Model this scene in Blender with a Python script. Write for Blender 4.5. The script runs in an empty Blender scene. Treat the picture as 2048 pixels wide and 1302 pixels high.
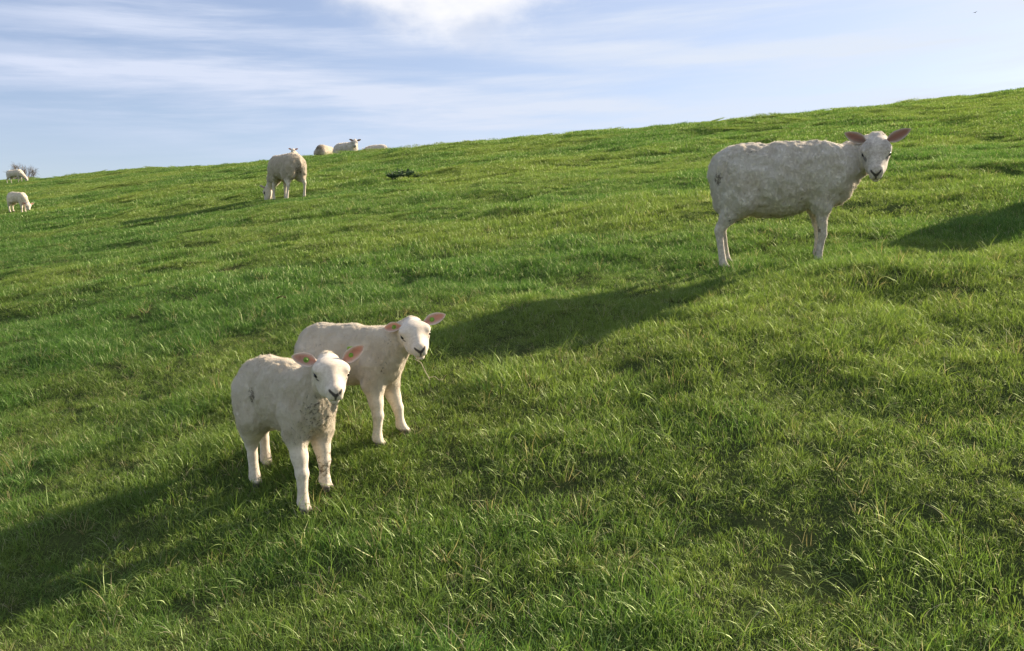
import bpy, math, random
import numpy as np
from mathutils import Vector, Matrix

SC = bpy.context.scene
COL = SC.collection
rng = np.random.default_rng(7)
random.seed(7)
R = math.radians

# ------------------------------------------------------------------ camera
CAM_Z = 1.34
cam_d = bpy.data.cameras.new('camera'); cam = bpy.data.objects.new('camera', cam_d); COL.objects.link(cam)
cam.location = (0, 0, CAM_Z)
cam.rotation_euler = (R(90) - math.atan(131 / 1700.0), 0, 0)
cam_d.sensor_width = 36; cam_d.lens = 36 * 1700.0 / 2048
cam_d.clip_start = 0.05; cam_d.clip_end = 9000
SC.camera = cam

# ------------------------------------------------------------------ sun and sky
SUN_EL, SUN_AZ = 25.5, 57.0            # degrees; azimuth clockwise from +Y
sd = bpy.data.lights.new('sun', 'SUN'); sun = bpy.data.objects.new('sun', sd); COL.objects.link(sun)
sd.energy = 4.5; sd.angle = R(0.6); sd.color = (1.0, 0.86, 0.66)
sv = Vector((math.sin(R(SUN_AZ)) * math.cos(R(SUN_EL)), math.cos(R(SUN_AZ)) * math.cos(R(SUN_EL)), math.sin(R(SUN_EL))))
sun.rotation_euler = sv.to_track_quat('Z', 'Y').to_euler()
sun.location = sv * 200

SC.view_settings.view_transform = 'Standard'
SC.view_settings.look = 'None'
SC.view_settings.gamma = 1
SC.view_settings.use_curve_mapping = False
SC.view_settings.exposure = 1.44
SC.render.engine = 'CYCLES'
SC.cycles.max_bounces = 7
SC.cycles.diffuse_bounces = 4
SC.cycles.glossy_bounces = 2
SC.cycles.transmission_bounces = 3
SC.cycles.transparent_max_bounces = 4
SC.cycles.use_adaptive_sampling = True
SC.cycles.adaptive_threshold = 0.012
SC.cycles.use_denoising = True


class NT:
    """small node-tree helper"""
    def __init__(s, tree):
        s.t = tree; s.n = tree.nodes; s.l = tree.links
    def new(s, typ, **kw):
        n = s.n.new(typ)
        for k, v in kw.items():
            if k.startswith('_'):
                key = int(k[1:]) if k[1:].isdigit() else k[1:]
                n.inputs[key].default_value = v
            else:
                setattr(n, k, v)
        return n
    def link(s, a, b):
        s.l.new(a, b)
    def math(s, op, a, b=None, clamp=False):
        n = s.n.new('ShaderNodeMath'); n.operation = op; n.use_clamp = clamp
        for i, v in enumerate((a, b)):
            if v is None: continue
            if isinstance(v, (int, float)): n.inputs[i].default_value = v
            else: s.l.new(v, n.inputs[i])
        return n.outputs[0]
    def mix(s, f, a, b, blend='MIX'):
        n = s.n.new('ShaderNodeMix'); n.data_type = 'RGBA'; n.blend_type = blend
        for i, v in ((0, f), (6, a), (7, b)):
            if isinstance(v, (int, float)): n.inputs[i].default_value = v
            elif isinstance(v, tuple): n.inputs[i].default_value = v if len(v) == 4 else v + (1,)
            else: s.l.new(v, n.inputs[i])
        return n.outputs[2]
    def ramp(s, fac, stops, interp='LINEAR'):
        n = s.n.new('ShaderNodeValToRGB'); n.color_ramp.interpolation = interp
        els = n.color_ramp.elements
        while len(els) < len(stops): els.new(0.5)
        for e, (p, c) in zip(els, stops):
            e.position = p; e.color = c if len(c) == 4 else tuple(c) + (1,)
        s.l.new(fac, n.inputs[0]); return n.outputs[0]
    def noise(s, vec, scale, detail=4, rough=0.5, dist=0.0):
        n = s.n.new('ShaderNodeTexNoise'); n.inputs['Scale'].default_value = scale
        n.inputs['Detail'].default_value = detail; n.inputs['Roughness'].default_value = rough
        n.inputs['Distortion'].default_value = dist
        if vec is not None: s.l.new(vec, n.inputs['Vector'])
        return n.outputs['Fac']
    def maprange(s, v, a, b, c=0.0, d=1.0, smooth=True):
        n = s.n.new('ShaderNodeMapRange'); n.interpolation_type = 'SMOOTHSTEP' if smooth else 'LINEAR'
        s.l.new(v, n.inputs[0])
        for i, x in zip((1, 2, 3, 4), (a, b, c, d)): n.inputs[i].default_value = x
        return n.outputs[0]


world = bpy.data.worlds.new('World'); SC.world = world; world.use_nodes = True
W = NT(world.node_tree); W.n.clear()
out = W.new('ShaderNodeOutputWorld'); bg = W.new('ShaderNodeBackground')
bg.inputs['Strength'].default_value = 0.065
W.link(bg.outputs[0], out.inputs[0])
sky = W.new('ShaderNodeTexSky', sky_type='NISHITA', sun_disc=False, sun_elevation=R(SUN_EL), sun_rotation=R(SUN_AZ),
            air_density=1.0, dust_density=0.6, ozone_density=2.2)
skyc = W.mix(1.0, sky.outputs[0], (0.86, 0.80, 0.86), 'MULTIPLY')
tc = W.new('ShaderNodeTexCoord')
sep = W.new('ShaderNodeSeparateXYZ'); W.link(tc.outputs['Generated'], sep.inputs[0])
az = W.math('ARCTAN2', sep.outputs[0], sep.outputs[1])            # radians, 0 = +Y, + to the right
el = W.math('ARCSINE', sep.outputs[2])
def azel(sx, sz, tilt=0.0, oz=0.0):
    c = W.new('ShaderNodeCombineXYZ')
    W.link(W.math('MULTIPLY', az, sx), c.inputs[0])
    e2 = W.math('ADD', el, W.math('MULTIPLY', az, tilt))
    W.link(W.math('MULTIPLY', e2, sz), c.inputs[1]); c.inputs[2].default_value = oz
    return c.outputs[0]
# thin high streaks, long and flat
st = W.noise(azel(1.5, 19, -0.05, 0.0), 1.0, 8, 0.6, 0.25)
st2 = W.noise(azel(4.0, 40, -0.05, 5.0), 1.0, 7, 0.62, 0.35)
streak = W.math('ADD', W.math('MULTIPLY', st, 0.65), W.math('MULTIPLY', st2, 0.35))
streak = W.maprange(streak, 0.40, 0.66)
high = W.maprange(el, 0.06, 0.17, 0.25, 1.0)
streak = W.math('MULTIPLY', streak, high)
band = W.maprange(W.noise(azel(0.9, 5.0, 0.1, 9.0), 1.0, 4, 0.5), 0.35, 0.62)
# milky veil towards the sun
veil = W.maprange(az, -0.60, 0.60, 0.20, 0.52)
def soft_band(e0, ew, a0, a1, fade, seed):
    d = W.math('ABSOLUTE', W.math('DIVIDE', W.math('SUBTRACT', W.math('ADD', el, W.math('MULTIPLY', az, 0.03)), e0), ew))
    n = W.noise(azel(5, 30, -0.03, seed), 1.0, 6, 0.6)
    b = W.maprange(W.math('ADD', d, W.math('MULTIPLY', W.math('SUBTRACT', n, 0.5), 3.4)), 1.5, 0.1)
    return W.math('MULTIPLY', b, W.math('MULTIPLY', W.maprange(az, a0 - fade, a0 + fade), W.maprange(az, a1 + fade, a1 - fade)))
low = W.math('ADD', soft_band(0.190, 0.014, -0.75, -0.20, 0.12, 11.0), W.math('ADD', soft_band(0.178, 0.012, -0.17, 0.17, 0.06, 13.0), soft_band(0.235, 0.012, 0.02, 0.5, 0.12, 17.0)))
cloud = W.math('ADD', W.math('ADD', W.math('MULTIPLY', streak, W.math('ADD', W.math('MULTIPLY', band, 0.6), 0.30)), W.math('MULTIPLY', low, 0.36)), veil, clamp=True)
# one soft heap cloud high in the middle of the view
bx_ = W.math('DIVIDE', W.math('SUBTRACT', az, -0.065), 0.15)
bz_ = W.math('DIVIDE', W.math('SUBTRACT', el, 0.312), 0.066)
rad = W.math('SQRT', W.math('ADD', W.math('MULTIPLY', bx_, bx_), W.math('MULTIPLY', bz_, bz_)))
bn = W.noise(azel(9, 16, 0.0, 2.0), 1.0, 7, 0.6)
heap = W.maprange(W.math('ADD', rad, W.math('MULTIPLY', W.math('SUBTRACT', bn, 0.5), 1.3)), 1.25, 0.45, 0.0, 1.0)
# sun-side brightening of the clouds
sunny = W.maprange(az, -0.6, 0.8, 0.0, 1.0)
ccol = W.mix(sunny, (4.0, 4.4, 5.4), (4.5, 4.9, 5.5))
cx = W.mix(cloud, skyc, ccol)
hcol = W.mix(W.maprange(W.noise(azel(7, 12, 0, 7.0), 1.0, 5), 0.38, 0.6), (4.2, 4.5, 5.2), (6.2, 6.1, 6.1))
cx = W.mix(W.math('MULTIPLY', heap, 0.85), cx, hcol)
W.link(cx, bg.inputs['Color'])

# ------------------------------------------------------------------ numeric noise
_perm = rng.permutation(4096).astype(np.int64)
_val = rng.random(4096) * 2 - 1
def vnoise(x, y, z=None, seed=0):
    x = np.asarray(x, float); y = np.asarray(y, float)
    z = np.zeros_like(x) if z is None else np.asarray(z, float)
    xi = np.floor(x).astype(np.int64); yi = np.floor(y).astype(np.int64); zi = np.floor(z).astype(np.int64)
    fx, fy, fz = x - xi, y - yi, z - zi
    fx = fx * fx * fx * (fx * (fx * 6 - 15) + 10); fy = fy * fy * fy * (fy * (fy * 6 - 15) + 10); fz = fz * fz * (3 - 2 * fz)
    def h(a, b, c):
        return _val[_perm[(_perm[(_perm[(a + seed * 131) & 4095] + b) & 4095] + c) & 4095]]
    def lp(a, b, t): return a + (b - a) * t
    r = []
    for dz in (0, 1):
        a = lp(h(xi, yi, zi + dz), h(xi + 1, yi, zi + dz), fx)
        b = lp(h(xi, yi + 1, zi + dz), h(xi + 1, yi + 1, zi + dz), fx)
        r.append(lp(a, b, fy))
    return lp(r[0], r[1], fz)
def sstep(a, b, x):
    t = np.clip((x - a) / (b - a), 0, 1); return t * t * (3 - 2 * t)

# ------------------------------------------------------------------ the dike
GX, GY = 0.11694, 0.18666
GN = math.hypot(GX, GY); UX, UY = GX / GN, GY / GN
def crest_u(v):                        # distance of the crest up the slope, v runs along the dike (to the far left)
    return np.interp(v, [-40, -6, 8, 18, 30, 45, 70, 110, 200], UC)
UC = [33.0, 31.0, 24.6, 24.0, 26.0, 28.5, 32.5, 35, 38]
def base_z(x, y):
    x = np.asarray(x, float); y = np.asarray(y, float)
    u = x * UX + y * UY; v = -x * UY + y * UX
    s = u - crest_u(v)
    w = 3.0
    # slope fades to 0 over 2w around the crest, flat for 3 m, then falls away
    t = np.clip((s + w) / (2 * w), 0, 1)
    cap = -GN * (w * t * t)                                      # loss while rounding
    cap = np.where(s > w, -GN * w - GN * (s - w), cap)           # flat
    z = GN * u + cap
    t2 = np.clip((s - 7) / 6, 0, 1)
    z = z - np.where(s > 13, GN * 1.3 * (3 + s - 13), GN * 1.3 * 3 * t2 * t2)
    low = -3.2                                                   # flat land both sides
    z = np.maximum(z, low) + 0.0
    far = sstep(120, 400, np.hypot(x, y))
    return z * (1 - far) + np.minimum(z, 0) * far
def bumps(x, y):
    d = np.hypot(x, y)
    b = 0.042 * vnoise(x / 2.6, y / 2.2, seed=1) + 0.036 * vnoise(x / 1.0 + 9, y / 0.85, seed=2)
    b += 0.024 * vnoise(x / 0.42, y / 0.42, seed=3) + 0.008 * vnoise(x / 0.17, y / 0.17, seed=4)
    b += 0.10 * vnoise(x / 9, y / 9, seed=5)
    return b * (1 - 0.85 * sstep(60, 120, d))
# shallow hoof hollows where bare soil shows, metres on the ground: x, y, radius
HOLES = [(0.86, 2.30, 0.11), (0.64, 2.51, 0.08), (1.17, 2.00, 0.13), (-1.51, 2.73, 0.07), (-1.49, 2.47, 0.10), (1.51, 2.51, 0.08), (0.27, 2.91, 0.05), (0.27, 4.56, 0.06), (0.85, 2.92, 0.05), (1.17, 2.51, 0.05), (-1.10, 3.10, 0.05), (0.09, 4.41, 0.05), (-1.94, 6.88, 0.05), (0.87, 2.12, 0.07), (0.37, 2.70, 0.05), (-1.22, 2.62, 0.05)]
DIPS = [(-1.02, 3.22, .26, .04)]
def ground_z(x, y):
    z = base_z(x, y) + bumps(x, y)
    for hx, hy, hr in HOLES:
        r2 = ((np.asarray(x) - hx) ** 2 + ((np.asarray(y) - hy) * 1.25) ** 2) / hr ** 2
        z = z - 0.022 * np.exp(-r2 * 1.3)
    for hx, hy, hr, dp in DIPS:
        z = z - dp * np.exp(-((np.asarray(x) - hx) ** 2 + (np.asarray(y) - hy) ** 2) / hr ** 2)
    return z

def mesh_obj(name, verts, faces, mat, parent=None, smooth=True, attrs=None):
    me = bpy.data.meshes.new(name)
    verts = np.asarray(verts, np.float32)
    faces = [np.asarray(f, np.int32) for f in (faces if isinstance(faces, list) else [faces])]
    nl = sum(f.size for f in faces)
    me.vertices.add(len(verts)); me.vertices.foreach_set('co', verts.ravel())
    me.loops.add(nl); me.loops.foreach_set('vertex_index', np.concatenate([f.ravel() for f in faces]))
    nf = sum(len(f) for f in faces); me.polygons.add(nf)
    tot = np.concatenate([np.full(len(f), f.shape[1]) for f in faces]).astype(np.int32)
    st_ = np.concatenate([[0], np.cumsum(tot)[:-1]]).astype(np.int32)
    me.polygons.foreach_set('loop_start', st_)
    try: me.polygons.foreach_set('loop_total', tot)
    except Exception: pass
    me.update(calc_edges=True)
    me.polygons.foreach_set('use_smooth', np.full(nf, bool(smooth)))
    for k, v in (attrs or {}).items():
        v = np.asarray(v, np.float32)
        if v.ndim == 1:
            a = me.attributes.new(k, 'FLOAT', 'POINT'); a.data.foreach_set('value', v)
        else:
            if v.shape[1] == 3: v = np.hstack([v, np.ones((len(v), 1), np.float32)])
            a = me.attributes.new(k, 'FLOAT_COLOR', 'POINT'); a.data.foreach_set('color', v.ravel())
    if mat is not None: me.materials.append(mat)
    o = bpy.data.objects.new(name, me); 
    COL.objects.link(o)
    if parent is not None: o.parent = parent
    return o
def tag(o, label=None, cat=None, group=None, kind=None):
    if label: o['label'] = label
    if cat: o['category'] = cat
    if group: o['group'] = group
    if kind: o['kind'] = kind
    return o

def mat_new(name):
    m = bpy.data.materials.new(name); m.use_nodes = True
    t = NT(m.node_tree); t.n.clear()
    return m, t, t.new('ShaderNodeOutputMaterial')

# ------------------------------------------------------------------ materials
def soil_mat():
    m, t, o = mat_new('turf_soil')
    geo = t.new('ShaderNodeNewGeometry'); P = geo.outputs['Position']
    n1 = t.noise(P, 0.9, 6, 0.6); n2 = t.noise(P, 34, 6, 0.7); n3 = t.noise(P, 140, 3, 0.6); n5 = t.noise(P, 420, 2, 0.7)
    soil = t.ramp(n2, [(0.3, (0.030, 0.024, 0.014)), (0.6, (0.075, 0.060, 0.034)), (0.8, (0.16, 0.13, 0.07))])
    green = t.ramp(n3, [(0.3, (0.035, 0.060, 0.018)), (0.6, (0.085, 0.125, 0.035)), (0.85, (0.16, 0.18, 0.07))])
    nearm = t.new('ShaderNodeVectorMath', operation='LENGTH'); t.link(P, nearm.inputs[0])
    f = t.math('ADD', t.maprange(nearm.outputs['Value'], 4, 22, 0.45, 1.0), t.math('MULTIPLY', n1, 0.3), clamp=True)
    c = t.mix(f, soil, green)
    b = t.new('ShaderNodeBsdfDiffuse', _Roughness=1.0); t.link(c, b.inputs[0])
    bp = t.new('ShaderNodeBump', _Strength=0.8, _Distance=0.01); t.link(t.math('ADD', n2, t.math('MULTIPLY', n5, 0.6)), bp.inputs['Height']); t.link(bp.outputs[0], b.inputs['Normal'])
    t.link(b.outputs[0], o.inputs[0]); return m

def grass_mat(dry=False):
    m, t, o = mat_new('dry_grass_blade' if dry else 'grass_blade')
    bc = t.new('ShaderNodeAttribute', attribute_name='bc').outputs['Fac']      # per blade random
    tt = t.new('ShaderNodeAttribute', attribute_name='tt').outputs['Fac']      # 0 root .. 1 tip
    tint = t.new('ShaderNodeAttribute', attribute_name='tint', attribute_type='INSTANCER').outputs['Fac']
    if dry:
        col = t.ramp(bc, [(0.0, (0.20, 0.15, 0.07)), (0.5, (0.36, 0.31, 0.17)), (1.0, (0.46, 0.42, 0.27))])
    else:
        cg = t.ramp(bc, [(0.0, (0.033, 0.084, 0.024)), (0.40, (0.075, 0.162, 0.038)), (0.75, (0.127, 0.232, 0.054)), (0.93, (0.220, 0.302, 0.108)), (1.0, (0.341, 0.324, 0.216))])
        cy = t.ramp(bc, [(0.0, (0.088, 0.135, 0.030)), (0.40, (0.154, 0.221, 0.049)), (0.75, (0.226, 0.297, 0.073)), (0.93, (0.308, 0.356, 0.135)), (1.0, (0.407, 0.367, 0.257))])
        col = t.mix(tint, cg, cy)
        root = t.mix(0.4, col, (0.20, 0.19, 0.08))
        col = t.mix(t.maprange(tt, 0.0, 0.4), root, col)
    d = t.new('ShaderNodeBsdfDiffuse'); t.link(col, d.inputs[0])
    gN = t.new('ShaderNodeNewGeometry').outputs['Normal']; vm = t.new('ShaderNodeVectorMath', operation='ADD'); t.link(gN, vm.inputs[0]); vm.inputs[1].default_value = (0, 0, .35)
    vn = t.new('ShaderNodeVectorMath', operation='NORMALIZE'); t.link(vm.outputs[0], vn.inputs[0]); t.link(vn.outputs[0], d.inputs['Normal'])
    tr = t.new('ShaderNodeBsdfTranslucent'); t.link(t.mix(1.0, col, (1.15, 1.2, 0.7), 'MULTIPLY'), tr.inputs[0])
    mx = t.new('ShaderNodeMixShader', _0=0.46); t.link(d.outputs[0], mx.inputs[1]); t.link(tr.outputs[0], mx.inputs[2])
    g = t.new('ShaderNodeBsdfGlossy', _Roughness=0.5); g.inputs[0].default_value = (0.75, 0.85, 0.5, 1)
    fr = t.new('ShaderNodeFresnel', _IOR=1.38)
    mg = t.new('ShaderNodeMixShader'); t.link(t.math('MULTIPLY', fr.outputs[0], 0.08), mg.inputs[0]); t.link(mx.outputs[0], mg.inputs[1]); t.link(g.outputs[0], mg.inputs[2])
    t.link(mg.outputs[0], o.inputs[0]); return m

def wool_mat(name, cream, dirtcol=(0.10, 0.07, 0.04), crack=0.0, scl=1.0, skin=((0.67, 0.58, 0.47), (0.55, 0.46, 0.36)), sp=0.42):
    m, t, o = mat_new(name)
    a = t.new('ShaderNodeAttribute', attribute_name='mask'); s = t.new('ShaderNodeSeparateColor'); t.link(a.outputs['Color'], s.inputs[0])
    bare, dark, dirt = s.outputs[0], s.outputs[1], s.outputs[2]
    hoof = a.outputs['Alpha']
    tc_ = t.new('ShaderNodeTexCoord'); P = tc_.outputs['Object']
    n1 = t.noise(P, 7 / scl, 5, 0.6); n2 = t.noise(P, 55 / scl, 5, 0.65); n3 = t.noise(P, 220 / scl, 3, 0.7)
    c = t.mix(t.maprange(n1, 0.3, 0.7), cream, tuple(v * f for v, f in zip(cream, (0.80, 0.76, 0.70))))
    c = t.mix(t.maprange(n3, 0.45, 0.75, 0.0, 0.35), c, tuple(v * 0.62 for v in cream))
    speck = t.maprange(t.math('ADD', t.math('MULTIPLY', n2, 0.7), t.math('MULTIPLY', n1, 0.3)), 0.57, 0.66)
    c = t.mix(t.math('MULTIPLY', speck, sp), c, (0.30, 0.23, 0.15))
    face = t.mix(t.maprange(t.math('ADD', t.math('MULTIPLY', n2, .6), t.math('MULTIPLY', n1, .4)), 0.4, 0.62), skin[0], skin[1])
    c = t.mix(bare, c, face)
    dm = t.maprange(t.math('ADD', dirt, t.math('MULTIPLY', t.math('SUBTRACT', n2, 0.5), 1.6)), 0.42, 0.72)
    c = t.mix(t.math('MULTIPLY', dm, t.maprange(dirt, 0.02, 0.2)), c, dirtcol)
    c = t.mix(dark, c, (0.030, 0.022, 0.022))
    c = t.mix(hoof, c, (0.07, 0.055, 0.04))
    b = t.new('ShaderNodeBsdfPrincipled'); t.link(c, b.inputs['Base Color'])
    b.inputs['Roughness'].default_value = 0.9
    b.inputs['Specular IOR Level'].default_value = 0.15
    b.inputs['Sheen Weight'].default_value = 0.25; b.inputs['Sheen Roughness'].default_value = 0.6
    vo = t.new('ShaderNodeTexVoronoi', feature='DISTANCE_TO_EDGE'); vo.inputs['Scale'].default_value = 78 / scl
    mp = t.new('ShaderNodeMapping'); mp.inputs['Scale'].default_value = (1.3, 1.3, 0.62)
    wv = t.mix(0.06, P, t.new('ShaderNodeTexNoise', _Scale=24 / scl).outputs['Color'])
    t.link(wv, mp.inputs[0]); t.link(mp.outputs[0], vo.inputs['Vector'])
    cr = t.maprange(vo.outputs['Distance'], 0.0, 0.16)
    n4 = t.noise(mp.outputs[0], 46 / scl, 3, 0.5, 1.5)
    h = t.math('ADD', t.math('MULTIPLY', t.math('MULTIPLY', t.maprange(t.math('ABSOLUTE', t.math('SUBTRACT', n4, 0.5)), 0.0, 0.07), t.math('ADD', t.math('MULTIPLY', cr, .3), .7)), crack), t.math('ADD', t.math('MULTIPLY', n2, 0.8), t.math('MULTIPLY', n3, 0.5)))
    amt = t.maprange(bare, 0, 1, 1.0, 0.18)
    bp = t.new('ShaderNodeBump', _Distance=0.012 * scl); t.link(h, bp.inputs['Height']); t.link(t.math('MULTIPLY', amt, 0.8), bp.inputs['Strength'])
    t.link(bp.outputs[0], b.inputs['Normal'])
    t.link(b.outputs[0], o.inputs[0]); return m

def fibre_mat(name, cream):
    m, t, o = mat_new(name)
    r = t.new('ShaderNodeAttribute', attribute_name='mask'); s = t.new('ShaderNodeSeparateColor'); t.link(r.outputs['Color'], s.inputs[0])
    c = t.mix(s.outputs[0], cream, tuple(v * 0.78 for v in cream))
    c = t.mix(s.outputs[2], c, (0.12, 0.085, 0.05))
    d = t.new('ShaderNodeBsdfDiffuse'); tr = t.new('ShaderNodeBsdfTranslucent'); t.link(c, d.inputs[0]); t.link(c, tr.inputs[0])
    mx = t.new('ShaderNodeMixShader', _0=0.45); t.link(d.outputs[0], mx.inputs[1]); t.link(tr.outputs[0], mx.inputs[2])
    t.link(mx.outputs[0], o.inputs[0]); return m

def ear_mat(name, inner, tl, edge=(0.66, 0.56, 0.45)):
    m, t, o = mat_new(name)
    a = t.new('ShaderNodeAttribute', attribute_name='mask'); s = t.new('ShaderNodeSeparateColor'); t.link(a.outputs['Color'], s.inputs[0])
    P = t.new('ShaderNodeTexCoord').outputs['Object']; n = t.noise(P, 60, 5, 0.6)
    c = t.mix(s.outputs[0], edge, inner)
    c = t.mix(t.math('MULTIPLY', t.maprange(n, 0.5, 0.7), 0.35), c, (0.26, 0.14, 0.10))
    d = t.new('ShaderNodeBsdfPrincipled', _Roughness=0.75); t.link(c, d.inputs['Base Color']); d.inputs['Specular IOR Level'].default_value = 0.2
    tr = t.new('ShaderNodeBsdfTranslucent'); t.link(t.mix(0.6, c, tl), tr.inputs[0])
    mx = t.new('ShaderNodeMixShader'); t.link(t.maprange(s.outputs[0], 0, 1, 0.12, 0.42), mx.inputs[0]); t.link(d.outputs[0], mx.inputs[1]); t.link(tr.outputs[0], mx.inputs[2])
    bp = t.new('ShaderNodeBump', _Strength=0.4, _Distance=0.003); t.link(n, bp.inputs['Height']); t.link(bp.outputs[0], d.inputs['Normal'])
    t.link(mx.outputs[0], o.inputs[0]); return m

def plain(name, col, rough=0.6, spec=0.5, trans=0.0, bump=0.0, bscale=40):
    m, t, o = mat_new(name)
    P = t.new('ShaderNodeTexCoord').outputs['Object']; n = t.noise(P, bscale, 5, 0.6)
    c = t.mix(t.maprange(n, 0.3, 0.7), col, tuple(v * 0.7 for v in col))
    b = t.new('ShaderNodeBsdfPrincipled', _Roughness=rough); t.link(c, b.inputs['Base Color']); b.inputs['Specular IOR Level'].default_value = spec
    if bump:
        bp = t.new('ShaderNodeBump', _Strength=bump, _Distance=0.01); t.link(n, bp.inputs['Height']); t.link(bp.outputs[0], b.inputs['Normal'])
    if trans:
        tr = t.new('ShaderNodeBsdfTranslucent'); t.link(c, tr.inputs[0]); mx = t.new('ShaderNodeMixShader', _0=trans)
        t.link(b.outputs[0], mx.inputs[1]); t.link(tr.outputs[0], mx.inputs[2]); t.link(mx.outputs[0], o.inputs[0])
    else: t.link(b.outputs[0], o.inputs[0])
    return m

M_SOIL = soil_mat(); M_GRASS = grass_mat(); M_DRY = grass_mat(True)
M_LAMB = wool_mat('lamb_wool', (0.78, 0.68, 0.53), (0.15, 0.11, 0.065), 0.35, 0.6)
M_EWE = wool_mat('ewe_wool', (0.84, 0.76, 0.64), (0.17, 0.13, 0.09), 1.0, 1.0, ((0.60, 0.53, 0.44), (0.38, 0.32, 0.26)), 0.22)
M_TAN = wool_mat('tan_wool', (0.72, 0.61, 0.47), (0.12, 0.07, 0.035), 1.2, 1.0)
M_FIB_LAMB = fibre_mat('lamb_fleece', (0.86, 0.76, 0.60)); M_FIB_EWE = fibre_mat('ewe_fleece', (0.88, 0.80, 0.68))
M_EAR = ear_mat('lamb_ear_skin', (0.60, 0.36, 0.27), (0.90, 0.32, 0.16)); M_EAR_EWE = ear_mat('ewe_ear_skin', (0.27, 0.17, 0.13), (0.45, 0.18, 0.11), (0.48, 0.41, 0.33))
M_FIB_TAN = fibre_mat('tan_fleece', (0.84, 0.74, 0.60))
M_EYE = plain('eye', (0.014, 0.009, 0.006), 0.22, 0.35)
M_TAG = plain('green_tag', (0.30, 0.52, 0.06), 0.4, 0.4, 0.25)
M_METAL = plain('pale_tag', (0.45, 0.46, 0.42), 0.4, 0.5)

# ------------------------------------------------------------------ ground sheet
def build_ground():
    a_in = np.linspace(-44, 44, 560); a_out = np.concatenate([np.linspace(46, 180, 60), np.linspace(-180, -46, 60)[1:]])
    ang = np.radians(np.concatenate([a_in, a_out])); order = np.argsort(ang); ang = ang[order]
    r = np.concatenate([np.linspace(0.02, 0.9, 8), np.geomspace(1.0, 90, 430), np.geomspace(93, 4000, 40)])
    A, Rr = np.meshgrid(ang, r)
    x = np.sin(A) * Rr; y = np.cos(A) * Rr; z = ground_z(x, y)
    na, nr = len(ang), len(r)
    V = np.stack([x, y, z], -1).reshape(-1, 3)
    i = np.arange(nr - 1)[:, None] * na; j = np.arange(na - 1)[None, :]
    a = (i + j).ravel(); 
    F = np.stack([a, a + 1, a + na + 1, a + na], 1)
    c = len(V); V = np.vstack([V, [[0, 0, float(ground_z(0., 0.))]]])
    T = np.stack([np.full(na - 1, c), np.arange(1, na), np.arange(na - 1)], 1)
    o = mesh_obj('ground', V, [F[:, ::-1], T[:, ::-1]], M_SOIL)
    return tag(o, 'grassy dike slope rising to the right', kind='structure')
build_ground()

# ------------------------------------------------------------------ grass
def blade_patch(n, rad, h0, h1, w, lean, rs, dry=False, flat=False, seg=2, arch=0.0):
    g = np.random.default_rng(rs)
    # blades in small tillers
    nt = max(1, n // 9)
    tr = rad * np.sqrt(g.random(nt)); ta = g.random(nt) * 6.283
    tx, ty = tr * np.cos(ta), tr * np.sin(ta)
    th = g.uniform(0.65, 1.25, nt); tb = g.random(nt)
    k = g.integers(0, nt, n)
    x = tx[k] + g.normal(0, 0.011, n) * (rad / 0.15); y = ty[k] + g.normal(0, 0.011, n) * (rad / 0.15)
    edge = 1 - 0.35 * np.clip(np.hypot(x, y) / rad, 0, 1) ** 2
    h = g.uniform(h0, h1, n) * th[k] * edge
    az_ = np.arctan2(y - ty[k], x - tx[k]) + g.normal(0, 0.9, n)
    ln = np.abs(g.normal(0, lean, n)) + 0.12
    cu = g.uniform(0.1, 1.0, n) * lean
    if arch: ln = g.uniform(.1, .7, n); cu = g.uniform(.4, 1.0, n) * arch
    if flat: ln = g.uniform(0.9, 1.4, n); cu = g.uniform(-.4, .3, n)
    dx, dy = np.cos(az_), np.sin(az_)
    face = az_ + np.pi / 2 + g.normal(0, 0.8, n)
    wx, wy = np.cos(face) * w * g.uniform(.7, 1.3, n), np.sin(face) * w * g.uniform(.7, 1.3, n)
    def pt(q_):
        ang_ = ln + cu * q_
        return x + dx * h * q_ * np.sin(ang_), y + dy * h * q_ * np.sin(ang_), h * q_ * np.cos(ang_)
    m = seg; nvb = 2 * m + 1; V = np.zeros((n, nvb, 3))
    for i_ in range(m):
        p = pt(i_ / m); wf = .7 if i_ == 0 else 1 - .45 * max(0, i_ / m - .5)
        zz = p[2] if i_ else np.full(n, -0.012)
        V[:, 2 * i_] = np.stack([p[0] - wx / 2 * wf, p[1] - wy / 2 * wf, zz], 1); V[:, 2 * i_ + 1] = np.stack([p[0] + wx / 2 * wf, p[1] + wy / 2 * wf, zz], 1)
    p = pt(1.0); V[:, 2 * m] = np.stack([p[0], p[1], np.maximum(p[2], .004)], 1)
    b = np.arange(n)[:, None] * nvb
    Q = np.vstack([b + np.array([[2 * i_, 2 * i_ + 1, 2 * i_ + 3, 2 * i_ + 2]]) for i_ in range(m - 1)]); T = b + np.array([[2 * m - 2, 2 * m - 1, 2 * m]])
    bc = np.clip(tb[k] * 0.45 + g.random(n) * 0.55, 0, 1)
    bc = np.where(g.random(n) < 0.035, 1.0, bc * 0.93)
    o = mesh_obj('grass_patch', V.reshape(-1, 3), [Q, T], M_DRY if dry else M_GRASS, smooth=True,
                 attrs={'bc': np.repeat(bc, nvb), 'tt': np.tile([(i_ // 2) / m for i_ in range(2 * m)] + [1.0], n)})
    COL.objects.unlink(o)
    return o

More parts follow.
